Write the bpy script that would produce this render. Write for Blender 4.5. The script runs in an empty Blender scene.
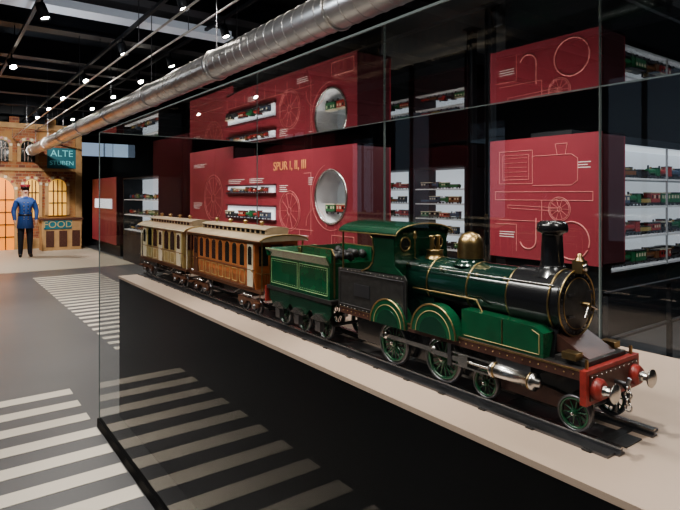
import bpy, bmesh, math, random
from mathutils import Vector, Matrix
random.seed(3)
pi = math.pi
sc = bpy.context.scene

# ------------------------------------------------------------------ materials
def mat(name, col, rough=0.5, metal=0.0, emit=0.0, ecol=None, noise=0.0, nscale=20, coat=0.0, spec=0.5, bump=0.0):
    m = bpy.data.materials.new(name); m.use_nodes = True
    nt = m.node_tree; b = nt.nodes['Principled BSDF']
    c = (col[0], col[1], col[2], 1)
    b.inputs['Base Color'].default_value = c
    b.inputs['Roughness'].default_value = rough
    b.inputs['Metallic'].default_value = metal
    b.inputs['Coat Weight'].default_value = coat
    b.inputs['Specular IOR Level'].default_value = spec
    if emit > 0:
        e = ecol or col
        b.inputs['Emission Color'].default_value = (e[0], e[1], e[2], 1)
        b.inputs['Emission Strength'].default_value = emit
    if noise > 0 or bump > 0:
        tc = nt.nodes.new('ShaderNodeTexCoord')
        n = nt.nodes.new('ShaderNodeTexNoise'); n.inputs['Scale'].default_value = nscale
        n.inputs['Detail'].default_value = 6
        nt.links.new(tc.outputs['Object'], n.inputs['Vector'])
        if noise > 0:
            mx = nt.nodes.new('ShaderNodeMix'); mx.data_type = 'RGBA'
            k0 = max(0, 1-noise); k1 = 1+noise
            mx.inputs[6].default_value = (col[0]*k0, col[1]*k0, col[2]*k0, 1)
            mx.inputs[7].default_value = (min(1, col[0]*k1), min(1, col[1]*k1), min(1, col[2]*k1), 1)
            nt.links.new(n.outputs['Fac'], mx.inputs[0])
            nt.links.new(mx.outputs[2], b.inputs['Base Color'])
        if bump > 0:
            bp = nt.nodes.new('ShaderNodeBump'); bp.inputs['Strength'].default_value = bump
            bp.inputs['Distance'].default_value = 0.01
            nt.links.new(n.outputs['Fac'], bp.inputs['Height'])
            nt.links.new(bp.outputs['Normal'], b.inputs['Normal'])
    return m

def glass_mat(name, tint=(0.97, 0.985, 0.98), k=1.5):
    m = bpy.data.materials.new(name); m.use_nodes = True
    nt = m.node_tree; nt.nodes.clear()
    out = nt.nodes.new('ShaderNodeOutputMaterial')
    tr = nt.nodes.new('ShaderNodeBsdfTransparent'); tr.inputs[0].default_value = (*tint, 1)
    gl = nt.nodes.new('ShaderNodeBsdfGlossy'); gl.inputs['Roughness'].default_value = 0.0
    gl.inputs['Color'].default_value = (1, 1, 1, 1)
    geo = nt.nodes.new('ShaderNodeNewGeometry')
    dot = nt.nodes.new('ShaderNodeVectorMath'); dot.operation = 'DOT_PRODUCT'
    nt.links.new(geo.outputs['Normal'], dot.inputs[0]); nt.links.new(geo.outputs['Incoming'], dot.inputs[1])
    def mth(op, a, bb=None):
        n = nt.nodes.new('ShaderNodeMath'); n.operation = op
        for i, v in enumerate((a, bb)):
            if v is None: continue
            if isinstance(v, (int, float)): n.inputs[i].default_value = v
            else: nt.links.new(v, n.inputs[i])
        return n.outputs[0]
    ab = mth('ABSOLUTE', dot.outputs['Value'])
    om = mth('SUBTRACT', 1.0, ab)
    p5 = mth('POWER', om, 5.0)
    f = mth('ADD', mth('MULTIPLY', p5, 0.96), 0.04)
    R = mth('DIVIDE', mth('MULTIPLY', f, k), mth('ADD', mth('MULTIPLY', f, k-1.0), 1.0))
    mx = nt.nodes.new('ShaderNodeMixShader')
    nt.links.new(R, mx.inputs[0]); nt.links.new(tr.outputs[0], mx.inputs[1]); nt.links.new(gl.outputs[0], mx.inputs[2])
    nt.links.new(mx.outputs[0], out.inputs['Surface'])
    return m

M = {}
M['green'] = mat('loco_green', (0.007, 0.042, 0.022), 0.25, coat=0.6, noise=0.5, nscale=30)
M['green2'] = mat('loco_green_bright', (0.011, 0.082, 0.036), 0.26, coat=0.6, noise=0.5, nscale=22)
M['dgreen'] = mat('boiler_dark_green', (0.006, 0.027, 0.019), 0.17, coat=0.8, noise=0.5, nscale=14)
M['black'] = mat('black_enamel', (0.012, 0.012, 0.014), 0.25, coat=0.4)
M['sooty'] = mat('worn_black', (0.035, 0.033, 0.032), 0.42, noise=0.8, nscale=60, metal=0.2)
M['brass'] = mat('brass', (0.42, 0.3, 0.15), 0.34, 1.0, noise=0.35, nscale=60)
M['steel'] = mat('steel', (0.6, 0.58, 0.55), 0.27, 1.0, noise=0.2, nscale=50)
M['dsteel'] = mat('dark_steel', (0.16, 0.16, 0.17), 0.35, 0.9)
M['red'] = mat('loco_red', (0.27, 0.035, 0.028), 0.4, noise=0.7, nscale=50)
M['brown'] = mat('rust_brown', (0.09, 0.04, 0.03), 0.42, noise=0.6, nscale=40, metal=0.2)
M['line'] = mat('lining_yellow', (0.4, 0.32, 0.15), 0.4)
M['lgline'] = mat('lining_light_green', (0.3, 0.42, 0.22), 0.4)
M['coal'] = mat('coal', (0.02, 0.02, 0.02), 0.5)
M['orange'] = mat('coach_brown_orange', (0.42, 0.145, 0.055), 0.35, noise=0.4, nscale=30, coat=0.3)
M['oframe'] = mat('coach_window_frame', (0.5, 0.22, 0.09), 0.4)
M['dbrown'] = mat('coach_dark_brown', (0.1, 0.04, 0.02), 0.4)
M['cream'] = mat('cream_paint', (0.58, 0.52, 0.39), 0.45, noise=0.25, nscale=30)
M['roof'] = mat('coach_roof', (0.37, 0.29, 0.2), 0.4, noise=0.4, nscale=18)
M['ochre'] = mat('coach_ochre', (0.38, 0.3, 0.12), 0.4, noise=0.35, nscale=30)
M['winglass'] = mat('window_dark', (0.02, 0.022, 0.02), 0.08, coat=0.5)
M['deck'] = mat('deck_beige', (0.45, 0.345, 0.275), 0.42, noise=0.05, nscale=6)
M['plinth'] = mat('plinth_black', (0.002, 0.002, 0.0025), 0.6, spec=0.15)
M['edge'] = mat('glass_edge', (0.15, 0.18, 0.18), 0.15, coat=0.5)
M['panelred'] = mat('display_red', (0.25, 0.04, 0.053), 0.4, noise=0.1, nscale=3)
M['paneldark'] = mat('display_red_shaded', (0.075, 0.02, 0.026), 0.45)  # red of the box sides, their shade put into a darker colour
M['pink'] = mat('outline_pink', (0.55, 0.2, 0.19), 0.5, emit=0.08, ecol=(0.8, 0.3, 0.25))
M['gold'] = mat('lettering_orange', (0.6, 0.28, 0.12), 0.5, emit=0.15, ecol=(0.9, 0.4, 0.15))
M['whitelit'] = mat('showcase_white', (0.7, 0.72, 0.75), 0.6, emit=0.42, ecol=(0.85, 0.92, 1.0))
M['vitlit'] = mat('vitrine_backlight', (0.62, 0.64, 0.68), 0.6, emit=0.3, ecol=(0.85, 0.92, 1.0))
M['captions'] = mat('caption_white', (0.75, 0.7, 0.68), 0.5)
M['white'] = mat('white_paint', (0.62, 0.62, 0.64), 0.5)
M['niche'] = mat('niche_grey', (0.42, 0.44, 0.46), 0.35, emit=0.06, ecol=(0.9, 0.95, 1))
M['trough'] = mat('trough_white_glow', (0.7, 0.72, 0.75), 0.5, emit=0.12, ecol=(0.8, 0.88, 1.0))  # slight glow added so the pale ceiling strip reads brighter
M['grey'] = mat('grey_paint', (0.3, 0.3, 0.31), 0.5)
M['blackmatte'] = mat('black_matte', (0.013, 0.015, 0.019), 0.5)
M['beam'] = mat('beam_black', (0.02, 0.023, 0.03), 0.5)
M['ceil'] = mat('ceiling_dark', (0.02, 0.024, 0.03), 0.8)
M['wall'] = mat('wall_dark', (0.026, 0.032, 0.042), 0.7)
M['duct'] = mat('galvanised', (0.6, 0.58, 0.56), 0.32, 0.85, noise=0.3, nscale=5)
M['lamp'] = mat('lamp_lens', (1, 0.93, 0.8), 0.3, emit=70, ecol=(1, 0.93, 0.82))
M['daylight'] = mat('window_daylight', (0.5, 0.65, 0.8), 0.4, emit=0.35, ecol=(0.55, 0.72, 0.95))
M['teal'] = mat('sign_teal', (0.01, 0.13, 0.17), 0.5)
M['tealtext'] = mat('sign_text', (0.2, 0.6, 0.65), 0.5, emit=0.15)
M['doororange'] = mat('door_orange', (0.75, 0.22, 0.03), 0.5, emit=0.45, ecol=(1.0, 0.36, 0.05))
M['dooryellow'] = mat('window_amber', (0.8, 0.45, 0.1), 0.5, emit=0.35, ecol=(1.0, 0.55, 0.13))
M['stone'] = mat('painted_stone', (0.4, 0.25, 0.12), 0.7, noise=0.4, nscale=4)
M['stripe'] = mat('stripe_cream', (0.56, 0.515, 0.44), 0.45)
M['palefloor'] = mat('floor_pale', (0.4, 0.355, 0.29), 0.5)
M['skin'] = mat('mannequin_skin', (0.5, 0.3, 0.22), 0.55)
M['bluecoat'] = mat('blue_uniform', (0.012, 0.045, 0.17), 0.7)
M['trouser'] = mat('dark_trousers', (0.012, 0.014, 0.025), 0.7)
M['shoe'] = mat('black_shoe', (0.01, 0.01, 0.01), 0.3)
M['hatred'] = mat('cap_dark_red', (0.2, 0.02, 0.03), 0.6)
M['glass'] = glass_mat('pane_glass', k=1.9)
M['arglass'] = glass_mat('front_pane_glass', k=1.0)
for i, c in enumerate([(0.3, 0.035, 0.03), (0.02, 0.13, 0.05), (0.34, 0.26, 0.11), (0.03, 0.03, 0.035), (0.06, 0.09, 0.14), (0.16, 0.07, 0.03)]):
    M['toy%d' % i] = mat('toy_paint_%d' % i, c, 0.4)

def brick_mat():
    m = bpy.data.materials.new('painted_brick'); m.use_nodes = True
    nt = m.node_tree; b = nt.nodes['Principled BSDF']; b.inputs['Roughness'].default_value = 0.8
    tc = nt.nodes.new('ShaderNodeTexCoord')
    sx = nt.nodes.new('ShaderNodeSeparateXYZ'); cx = nt.nodes.new('ShaderNodeCombineXYZ')
    nt.links.new(tc.outputs['Object'], sx.inputs[0])
    nt.links.new(sx.outputs['Y'], cx.inputs['X']); nt.links.new(sx.outputs['Z'], cx.inputs['Y'])
    br = nt.nodes.new('ShaderNodeTexBrick'); br.inputs['Scale'].default_value = 3.0
    br.inputs['Color1'].default_value = (0.36, 0.12, 0.05, 1); br.inputs['Color2'].default_value = (0.17, 0.06, 0.04, 1)
    br.inputs['Mortar'].default_value = (0.3, 0.2, 0.12, 1); br.inputs['Mortar Size'].default_value = 0.025
    nt.links.new(cx.outputs[0], br.inputs['Vector'])
    n = nt.nodes.new('ShaderNodeTexNoise'); n.inputs['Scale'].default_value = 1.6; n.inputs['Detail'].default_value = 4
    nt.links.new(tc.outputs['Object'], n.inputs['Vector'])
    mx = nt.nodes.new('ShaderNodeMix'); mx.data_type = 'RGBA'
    rr = nt.nodes.new('ShaderNodeValToRGB'); rr.color_ramp.elements[0].position = 0.5; rr.color_ramp.elements[1].position = 0.62
    nt.links.new(n.outputs['Fac'], rr.inputs[0]); nt.links.new(rr.outputs[0], mx.inputs[0])
    nt.links.new(br.outputs['Color'], mx.inputs[6]); mx.inputs[7].default_value = (0.36, 0.2, 0.08, 1)
    nt.links.new(mx.outputs[2], b.inputs['Base Color'])
    return m
M['brick'] = brick_mat()

def floor_mat():
    m = bpy.data.materials.new('floor_grey_polished'); m.use_nodes = True
    nt = m.node_tree; b = nt.nodes['Principled BSDF']
    tc = nt.nodes.new('ShaderNodeTexCoord')
    n = nt.nodes.new('ShaderNodeTexNoise'); n.inputs['Scale'].default_value = 1.2; n.inputs['Detail'].default_value = 8
    nt.links.new(tc.outputs['Object'], n.inputs['Vector'])
    r = nt.nodes.new('ShaderNodeValToRGB')
    r.color_ramp.elements[0].color = (0.088, 0.09, 0.095, 1); r.color_ramp.elements[1].color = (0.125, 0.125, 0.127, 1)
    nt.links.new(n.outputs['Fac'], r.inputs[0]); nt.links.new(r.outputs[0], b.inputs['Base Color'])
    b.inputs['Roughness'].default_value = 0.36
    return m
M['floor'] = floor_mat()

# ------------------------------------------------------------------ builder
class B:
    def __init__(s, name):
        s.bm = bmesh.new(); s.mats = []; s.name = name
    def mi(s, m):
        m = M[m] if isinstance(m, str) else m
        if m not in s.mats: s.mats.append(m)
        return s.mats.index(m)
    def face(s, vs, m, smooth=False):
        try: f = s.bm.faces.new(vs)
        except ValueError: return None
        f.material_index = s.mi(m); f.smooth = smooth; return f
    def box(s, x0, x1, y0, y1, z0, z1, m):
        v = [s.bm.verts.new(p) for p in ((x0,y0,z0),(x1,y0,z0),(x1,y1,z0),(x0,y1,z0),(x0,y0,z1),(x1,y0,z1),(x1,y1,z1),(x0,y1,z1))]
        for q in ((0,3,2,1),(4,5,6,7),(0,1,5,4),(1,2,6,5),(2,3,7,6),(3,0,4,7)):
            s.face([v[i] for i in q], m)
    def lathe(s, o, ax, prof, m, seg=24, smooth=True, closed=False):
        o = Vector(o); ax = Vector(ax).normalized()
        u = ax.orthogonal().normalized(); w = ax.cross(u)
        rings = []
        for r, t in prof:
            if r < 1e-6: rings.append([s.bm.verts.new(o+ax*t)])
            else: rings.append([s.bm.verts.new(o+ax*t+(u*math.cos(2*pi*i/seg)+w*math.sin(2*pi*i/seg))*r) for i in range(seg)])
        n = len(rings)
        for k in range(n if closed else n-1):
            a = rings[k]; b = rings[(k+1) % n]
            for i in range(seg):
                j = (i+1) % seg
                if len(a) == 1 and len(b) == 1: continue
                if len(a) == 1: s.face([a[0], b[i], b[j]], m, smooth)
                elif len(b) == 1: s.face([a[i], a[j], b[0]], m, smooth)
                else: s.face([a[i], a[j], b[j], b[i]], m, smooth)
    def cyl(s, p0, p1, r0, m, r1=None, seg=16, smooth=True):
        p0 = Vector(p0); p1 = Vector(p1); L = (p1-p0).length
        r1 = r0 if r1 is None else r1
        s.lathe(p0, p1-p0, [(0, 0), (r0, 0)], m, seg, False)
        s.lathe(p0, p1-p0, [(r0, 0), (r1, L)], m, seg, smooth)
        s.lathe(p0, p1-p0, [(r1, L), (0, L)], m, seg, False)
    def torus(s, c, ax, R, r, m, seg=32, k=8):
        s.lathe(c, ax, [(R+r*math.cos(2*pi*i/k), r*math.sin(2*pi*i/k)) for i in range(k)], m, seg, True, True)
    def sph(s, c, r, m, seg=12, sz=1.0):
        s.lathe(c, (0,0,1), [(r*math.sin(pi*i/8), -r*sz*math.cos(pi*i/8)) for i in range(9)], m, seg)
    def prism(s, poly, axis, a0, a1, m, smooth=False, capm=None):
        def P(p, a):
            if axis == 'y': return (p[0], a, p[1])
            if axis == 'x': return (a, p[0], p[1])
            return (p[0], p[1], a)
        A = [s.bm.verts.new(P(p, a0)) for p in poly]; C = [s.bm.verts.new(P(p, a1)) for p in poly]
        n = len(poly)
        for i in range(n):
            j = (i+1) % n
            s.face([A[i], A[j], C[j], C[i]], m, smooth)
        A2 = [s.bm.verts.new(P(p, a0)) for p in poly]; C2 = [s.bm.verts.new(P(p, a1)) for p in poly]
        s.face(A2[::-1], capm or m); s.face(C2, capm or m)
    def tube(s, pts, r, m, seg=8, cyc=False):
        pts = [Vector(p) for p in pts]
        n = len(pts)
        for i in range(n if cyc else n-1):
            s.cyl(pts[i], pts[(i+1) % n], r, m, seg=seg)
    def done(s, parent=None, bevel=0.0):
        bmesh.ops.recalc_face_normals(s.bm, faces=s.bm.faces)
        me = bpy.data.meshes.new(s.name)
        xs = [v.co for v in s.bm.verts]
        mn = Vector((min(v.x for v in xs), min(v.y for v in xs), min(v.z for v in xs)))
        mxv = Vector((max(v.x for v in xs), max(v.y for v in xs), max(v.z for v in xs)))
        o = Vector(((mn.x+mxv.x)/2, (mn.y+mxv.y)/2, mn.z))
        for v in s.bm.verts: v.co -= o
        s.bm.to_mesh(me); s.bm.free()
        for m in s.mats: me.materials.append(m)
        ob = bpy.data.objects.new(s.name, me); ob.location = o
        sc.collection.objects.link(ob)
        if parent:
            ob.parent = parent
            ob.location = o - parent.location
        if bevel:
            bv = ob.modifiers.new('bevel', 'BEVEL'); bv.width = bevel; bv.segments = 2; bv.limit_method = 'ANGLE'
        return ob

def empty(name, loc=(0,0,0)):
    e = bpy.data.objects.new(name, None); e.location = loc; e.empty_display_size = 0.2
    sc.collection.objects.link(e); return e

def text(name, body, size, loc, rot, m, parent=None, extrude=0.002, align='CENTER'):
    c = bpy.data.curves.new(name, 'FONT'); c.body = body; c.size = size; c.extrude = extrude
    c.align_x = align; c.align_y = 'CENTER'
    c.materials.append(M[m])
    o = bpy.data.objects.new(name, c); o.rotation_euler = rot
    o.location = Vector(loc) - (parent.location if parent else Vector((0,0,0)))
    if parent: o.parent = parent
    sc.collection.objects.link(o); return o

def arch(x0, x1, z0, z1, n=8, k=1.0):
    r = (x1-x0)/2; cx = (x0+x1)/2; rr = r*k
    pts = [(x0, z0), (x1, z0)]
    for i in range(n+1):
        a = pi*i/n
        pts.append((cx+r*math.cos(a), z1-rr+rr*math.sin(a)))
    return pts

# ------------------------------------------------------------------ room
def slab(name, x0, x1, y0, y1, z0, z1, m):
    b = B(name); b.box(x0, x1, y0, y1, z0, z1, m); return b.done()
XF, XN, YL, YB, H = -22, 4, -6, 11, 4.3
slab('floor', XF, XN, YL, YB, -0.1, 0, 'floor')
slab('ceiling', XF, XN, YL, YB, H, H+0.1, 'ceil')
slab('wall_back', XF, XN, YB, YB+0.1, 0, H, 'wall')
slab('wall_front', XF, XN, YL-0.1, YL, 0, H, 'wall')
slab('wall_far', XF-0.1, XF, YL, YB, 0, H, 'wall')
slab('wall_near', XN, XN+0.1, YL, YB, 0, H, 'wall')

b = B('floor_stripes')
for i in range(16):
    x = -4.80 + i*0.30
    b.box(x, x+0.135, 0.0, 0.86, 0.0, 0.003, 'stripe')
for i in range(26):
    x = -11.6 + i*0.24
    b.box(x, x+0.10, 1.45, 2.6, 0.0, 0.003, 'stripe')
b.done()
slab('floor_mat', -20, -12.6, 0.2, 3.6, 0.0, 0.004, 'palefloor')

for i in range(5):
    b = B('window_%d' % (i+1))
    y = -4.5+i*2.2
    b.box(XF+0.0, XF+0.04, y, y+1.7, 3.0, 3.5, 'daylight')
    for yy in (y-0.05, y+0.8, y+1.7): b.box(XF, XF+0.07, yy, yy+0.05, 2.95, 3.55, 'blackmatte')
    b.box(XF, XF+0.07, y-0.05, y+1.75, 2.95, 3.0, 'blackmatte'); b.box(XF, XF+0.07, y-0.05, y+1.75, 3.5, 3.55, 'blackmatte')
    b.done()
for i in range(3):
    b = B('window_%d' % (i+6))
    x = -13+i*4.5
    b.box(x, x+1.0, YL, YL+0.04, 0.9, 3.2, 'daylight')
    for xx in (x-0.06, x+0.47, x+1.0): b.box(xx, xx+0.06, YL, YL+0.08, 0.85, 3.25, 'blackmatte')
    b.box(x-0.06, x+1.06, YL, YL+0.08, 3.2, 3.26, 'blackmatte'); b.box(x-0.06, x+1.06, YL, YL+0.08, 0.84, 0.9, 'blackmatte')
    b.done()

b = B('ceiling_beams')
for x in range(-21, 4, 2):
    b.box(x-0.07, x+0.07, YL, YB, H-0.32, H, 'beam')
    b.box(x-0.14, x+0.14, YL, YB, H-0.34, H-0.31, 'beam')
for y in (-2.5, 0.5, 4.4, 7.5):
    b.box(XF, XN, y-0.05, y+0.05, H-0.5, H-0.34, 'beam')
b.done()
b = B('ceiling_pale_trough')
b.box(-7.62, -7.42, -1.5, 3.5, 3.86, 3.96, 'trough'); b.box(-7.68, -7.36, -1.5, 3.5, 3.84, 3.865, 'trough')
b.box(-11.6, -11.4, -1.5, 5.5, 3.9, 3.95, 'beam')
b.done()
b = B('ventilation_duct')
yd, zd, rd = 2.2, 2.815, 0.135
b.cyl((-17.7, yd, zd), (XN, yd, zd), rd, 'duct', seg=48)
x = -17.6
while x < 3.9:
    b.torus((x, yd, zd), (1, 0.12, 0), rd, 0.0045, 'duct', 40, 6); x += 0.14 if x > -8 else 0.4
for x in range(-17, 4, 2):
    b.torus((x, yd, zd), (1,0,0), rd+0.004, 0.012, 'duct', 40, 6)
    b.cyl((x, yd, zd+rd), (x, yd, H), 0.006, 'dsteel', seg=6)
b.cyl((-17.74, yd, zd), (-17.68, yd, zd), rd+0.02, 'duct', seg=40)
b.done()
b = B('electrical_conduits')
for (y, h, r) in ((2.3, 1.85, 0.013), (1.75, 1.62, 0.012), (2.9, 1.5, 0.018)):
    b.cyl((-19, y, 1.55+h), (XN, y, 1.55+h), r, 'duct', seg=10)
    for x in range(-18, 4, 3): b.cyl((x, y, 1.55+h), (x, y, H), 0.005, 'dsteel', seg=6)
b.done()

def track(name, y, z, xs, tilt):
    e = empty(name, (-8, y, z))
    b = B('rail'); b.box(-19, XN-0.2, y-0.02, y+0.02, z+0.14, z+0.18, 'blackmatte')
    for x in range(-18, 4, 3): b.cyl((x, y, z+0.18), (x, y, H), 0.006, 'blackmatte', seg=6)
    b.done(e)
    for i, x in enumerate(xs):
        b = B('spot_head_%d' % i)
        tx = 0.9 if x < -9 else tilt[0]
        d = Vector((tx, tilt[1], -1)).normalized()
        p = Vector((x, y, z))
        b.cyl((x, y, z+0.14), (x, y, z+0.05), 0.012, 'blackmatte', seg=8)
        b.lathe(p-d*0.07, d, [(0, 0), (0.045, 0), (0.05, 0.02), (0.058, 0.17), (0.05, 0.17), (0.045, 0.15), (0, 0.15)], 'blackmatte', 16)
        b.lathe(p-d*0.07, d, [(0.043, 0.155), (0, 0.157)], 'lamp', 16)
        b.done(e)
track('track_light_rail', 2.04, 3.55, (-18, -15.6, -13.9, -12.2, -10.1, -7.74, -5.5, -3.4, -1.5), (0.25, 0.2))
track('track_light_rail', 0.9, 3.5, (-18, -16.4, -13, -9.4, -6.5, -3, -0.8), (0.2, 0.3))
track('track_light_rail', 3.1, 3.75, (-17, -14.6, -12.6, -10.6, -8.9, -6.8), (0.3, 0.2))
track('track_light_rail', 5.2, 3.6, (-13, -10, -8, -6, -4, -2), (0.1, 0.3))

# ------------------------------------------------------------------ display case
XC0, XC1, YG0, YG1, ZT = -3.9, 1.6, 0.88, 2.06, 1.968
case = empty('glass_display_case', (0, YG0, 0))
def pane(name, pts, m='glass'):
    b = B(name); b.face([b.bm.verts.new(p) for p in pts], m)
    return b.done(case)
pane('front_pane', [(XC0, YG0, .05), (XC1, YG0, .05), (XC1, YG0, ZT), (XC0, YG0, ZT)], 'arglass')
pane('back_pane', [(XC0, YG1, .05), (XC1, YG1, .05), (XC1, YG1, ZT), (XC0, YG1, ZT)])
pane('end_pane', [(XC0, YG0, .05), (XC0, YG1, .05), (XC0, YG1, ZT), (XC0, YG0, ZT)])
pane('roof_pane', [(XC0, YG0, ZT), (XC1, YG0, ZT), (XC1, YG1, ZT), (XC0, YG1, ZT)])
b = B('glass_edges')
e = 0.003
b.box(XC0-e, XC0+e, YG0-e, YG0+e, .05, ZT, 'edge'); b.box(XC0-e, XC0+e, YG1-e, YG1+e, .05, ZT, 'edge')
b.box(XC0, XC1, YG0-e, YG0+e, ZT-e, ZT+e, 'edge'); b.box(XC0, XC1, YG1-e, YG1+e, ZT-e, ZT+e, 'edge')
b.box(XC0-e, XC0+e, YG0, YG1, ZT-e, ZT+e, 'edge')
for x in (-2.36, -1.1, 0.2): b.box(x-0.003, x+0.003, YG1-0.006, YG1+0.006, .05, ZT, 'edge')
b.done(case)
b = B('base_plate'); b.box(XC0-0.01, XC1, YG0-0.012, YG1+0.012, 0.0, 0.055, 'plinth'); b.done(case)
b = B('display_plinth')
b.box(XC0+0.03, XC1-0.03, 1.0, 2.0, 0.055, 0.985, 'plinth')
b.box(XC0+0.02, XC1-0.02, 0.995, 2.005, 0.985, 1.0, 'deck')
b.done()

# ------------------------------------------------------------------ track
YC, ZR, G = 1.24, 1.018, 0.075
b = B('model_railway_track')
b.box(-3.87, -0.585, YC-0.115, YC-0.085, 1.0, 1.006, 'dsteel'); b.box(-3.87, -0.585, YC+0.085, YC+0.115, 1.0, 1.006, 'dsteel')
b.box(-3.87, -0.585, YC-0.035, YC+0.035, 1.0, 1.003, 'sooty')
for s in (-1, 1):
    y = YC+s*G
    b.box(-3.87, -0.575, y-0.012, y+0.012, 1.0, 1.005, 'dsteel')
    b.box(-3.87, -0.575, y-0.003, y+0.003, 1.005, 1.014, 'dsteel')
    b.box(-3.87, -0.575, y-0.006, y+0.006, 1.013, ZR-0.0005, 'steel')
x = -3.86
while x < -0.6:
    b.box(x, x+0.02, YC-0.12, YC+0.12, 1.0, 1.004, 'sooty'); x += 0.14
b.done()

# ------------------------------------------------------------------ wheels helper
def wheel(b, x, s, R, spokes=12, colm='green2', yc=YC, w=0.014, outer=None):
    z = ZR+R
    y = yc+s*(G+0.004)
    o = (x, y-w/2 if s > 0 else y+w/2, z); ax = (0, s, 0)
    t = R*0.14
    b.lathe(o, ax, [(R-t, 0), (R, 0), (R-0.001, w), (R-t, w)], 'dsteel', 40, True, True)
    b.lathe(o, ax, [(R-t, 0.002), (R-t*1.9, 0.002), (R-t*1.9, w-0.001), (R-t, w-0.001)], colm, 40, True, True)
    b.lathe(o, ax, [(0, -0.002), (R*0.2, -0.002), (R*0.2, w+0.003), (R*0.12, w+0.005), (0, w+0.005)], colm, 16)
    b.lathe(o, ax, [(R*0.09, w+0.004), (R*0.09, w+0.009), (0, w+0.009)], 'steel', 12)
    oc = Vector(o)+Vector(ax)*(w*0.5)
    for i in range(spokes):
        a = 2*pi*i/spokes+0.15
        d = Vector((math.cos(a), 0, math.sin(a)))
        b.cyl(oc+d*R*0.15, oc+d*(R-t*1.4), R*0.05, colm, R*0.035, seg=6)

# ------------------------------------------------------------------ locomotive
loco = empty('model_steam_locomotive', (-1.05, YC, ZR))
b = B('chassis')
for s in (-1, 1): b.box(-1.50, -0.65, YC+s*0.05-0.004, YC+s*0.05+0.004, 1.05, 1.162, 'black')
b.box(-1.52, -0.64, YC-0.112, YC+0.112, 1.158, 1.168, 'sooty')
for s in (-1, 1):
    b.box(-1.52, -0.64, YC+s*0.112-0.003, YC+s*0.112+0.003, 1.146, 1.17, 'brown')
    b.box(-1.52, -0.64, YC+s*0.1155-0.001, YC+s*0.1155+0.001, 1.166, 1.170, 'brass')
b.box(-0.725, -0.645, YC-0.085, YC+0.085, 1.168, 1.180, 'sooty')
b.prism([(-0.735, 1.18), (-0.655, 1.18), (-0.735, 1.222)], 'y', YC-0.06, YC+0.06, 'brown')
b.box(-0.70, -0.665, YC-0.098, YC-0.07, 1.18, 1.196, 'brass'); b.box(-0.70, -0.665, YC+0.07, YC+0.098, 1.18, 1.196, 'brass')
b.box(-0.645, -0.63, YC-0.118, YC+0.118, 1.094, 1.17, 'red')
b.box(-0.631, -0.627, YC-0.105, YC+0.105, 1.104, 1.160, 'brown')
for s in (-1, 1):
    c = YC+s*0.083
    b.lathe((-0.63, c, 1.128), (1,0,0), [(0.022, 0), (0.022, 0.004), (0.014, 0.006), (0.011, 0.026), (0.009, 0.028), (0.008, 0.04), (0.02, 0.042), (0.0215, 0.046), (0.015, 0.05), (0, 0.052)], 'steel', 24)
    b.lathe((-0.629, c, 1.128), (1,0,0), [(0.024, 0), (0.024, 0.012), (0.018, 0.02), (0.0, 0.02)], 'red', 24)
    b.box(-0.668, -0.655, YC+s*0.07-0.004, YC+s*0.07+0.004, 1.03, 1.10, 'black')
    b.tube([(-0.64, YC+s*0.098, 1.17), (-0.64, YC+s*0.098, 1.19)], 0.004, 'brass')
b.tube([(-0.628, YC, 1.128), (-0.60, YC, 1.128), (-0.595, YC, 1.142)], 0.005, 'dsteel')
for k in range(4): b.torus((-0.598, YC, 1.118-0.014*k), (0 if k % 2 else 1, 1 if k % 2 else 0, 0), 0.008, 0.002, 'steel', 12, 6)
for s in (-1, 1): b.tube([(-0.628, YC+s*0.03, 1.12), (-0.612, YC+s*0.03, 1.10), (-0.612, YC+s*0.03, 1.07)], 0.004, 'black')
for i in range(11): 
    b.sph((-0.627, YC-0.1+i*0.02, 1.155), 0.0022, 'steel', 6)
for i in range(40):
    for s in (-1, 1): b.sph((-1.5+i*0.0215, YC+s*0.116, 1.157), 0.002, 'brass', 5)
b.done(loco, 0.0008)

b = B('wheels')
WX = [(-0.678, 0.041, 10), (-0.925, 0.041, 10), (-1.074, 0.067, 16), (-1.282, 0.067, 16)]
for x, R, n in WX:
    for s in (-1, 1): wheel(b, x, s, R, n)
    b.cyl((x, YC-G, ZR+R), (x, YC+G, ZR+R), 0.007, 'dsteel', seg=10)
    if R > 0.05:
        for s in (-1, 1):
            pts = [(x+0.052*math.cos(a), ZR+R+0.052*math.sin(a)) for a in [pi*0.9+i*0.12 for i in range(9)]]
            b.prism(pts, 'y', YC+s*(G+0.001), YC+s*(G+0.011), 'green2')
b.done(loco)

b = B('bogie')
for s in (-1, 1):
    y = YC+s*0.058
    b.prism([(-0.95, 1.05), (-0.66, 1.05), (-0.66, 1.075), (-0.75, 1.09), (-0.86, 1.09), (-0.95, 1.075)], 'y', y-0.004, y+0.004, 'brown')
b.done(loco)

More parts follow.
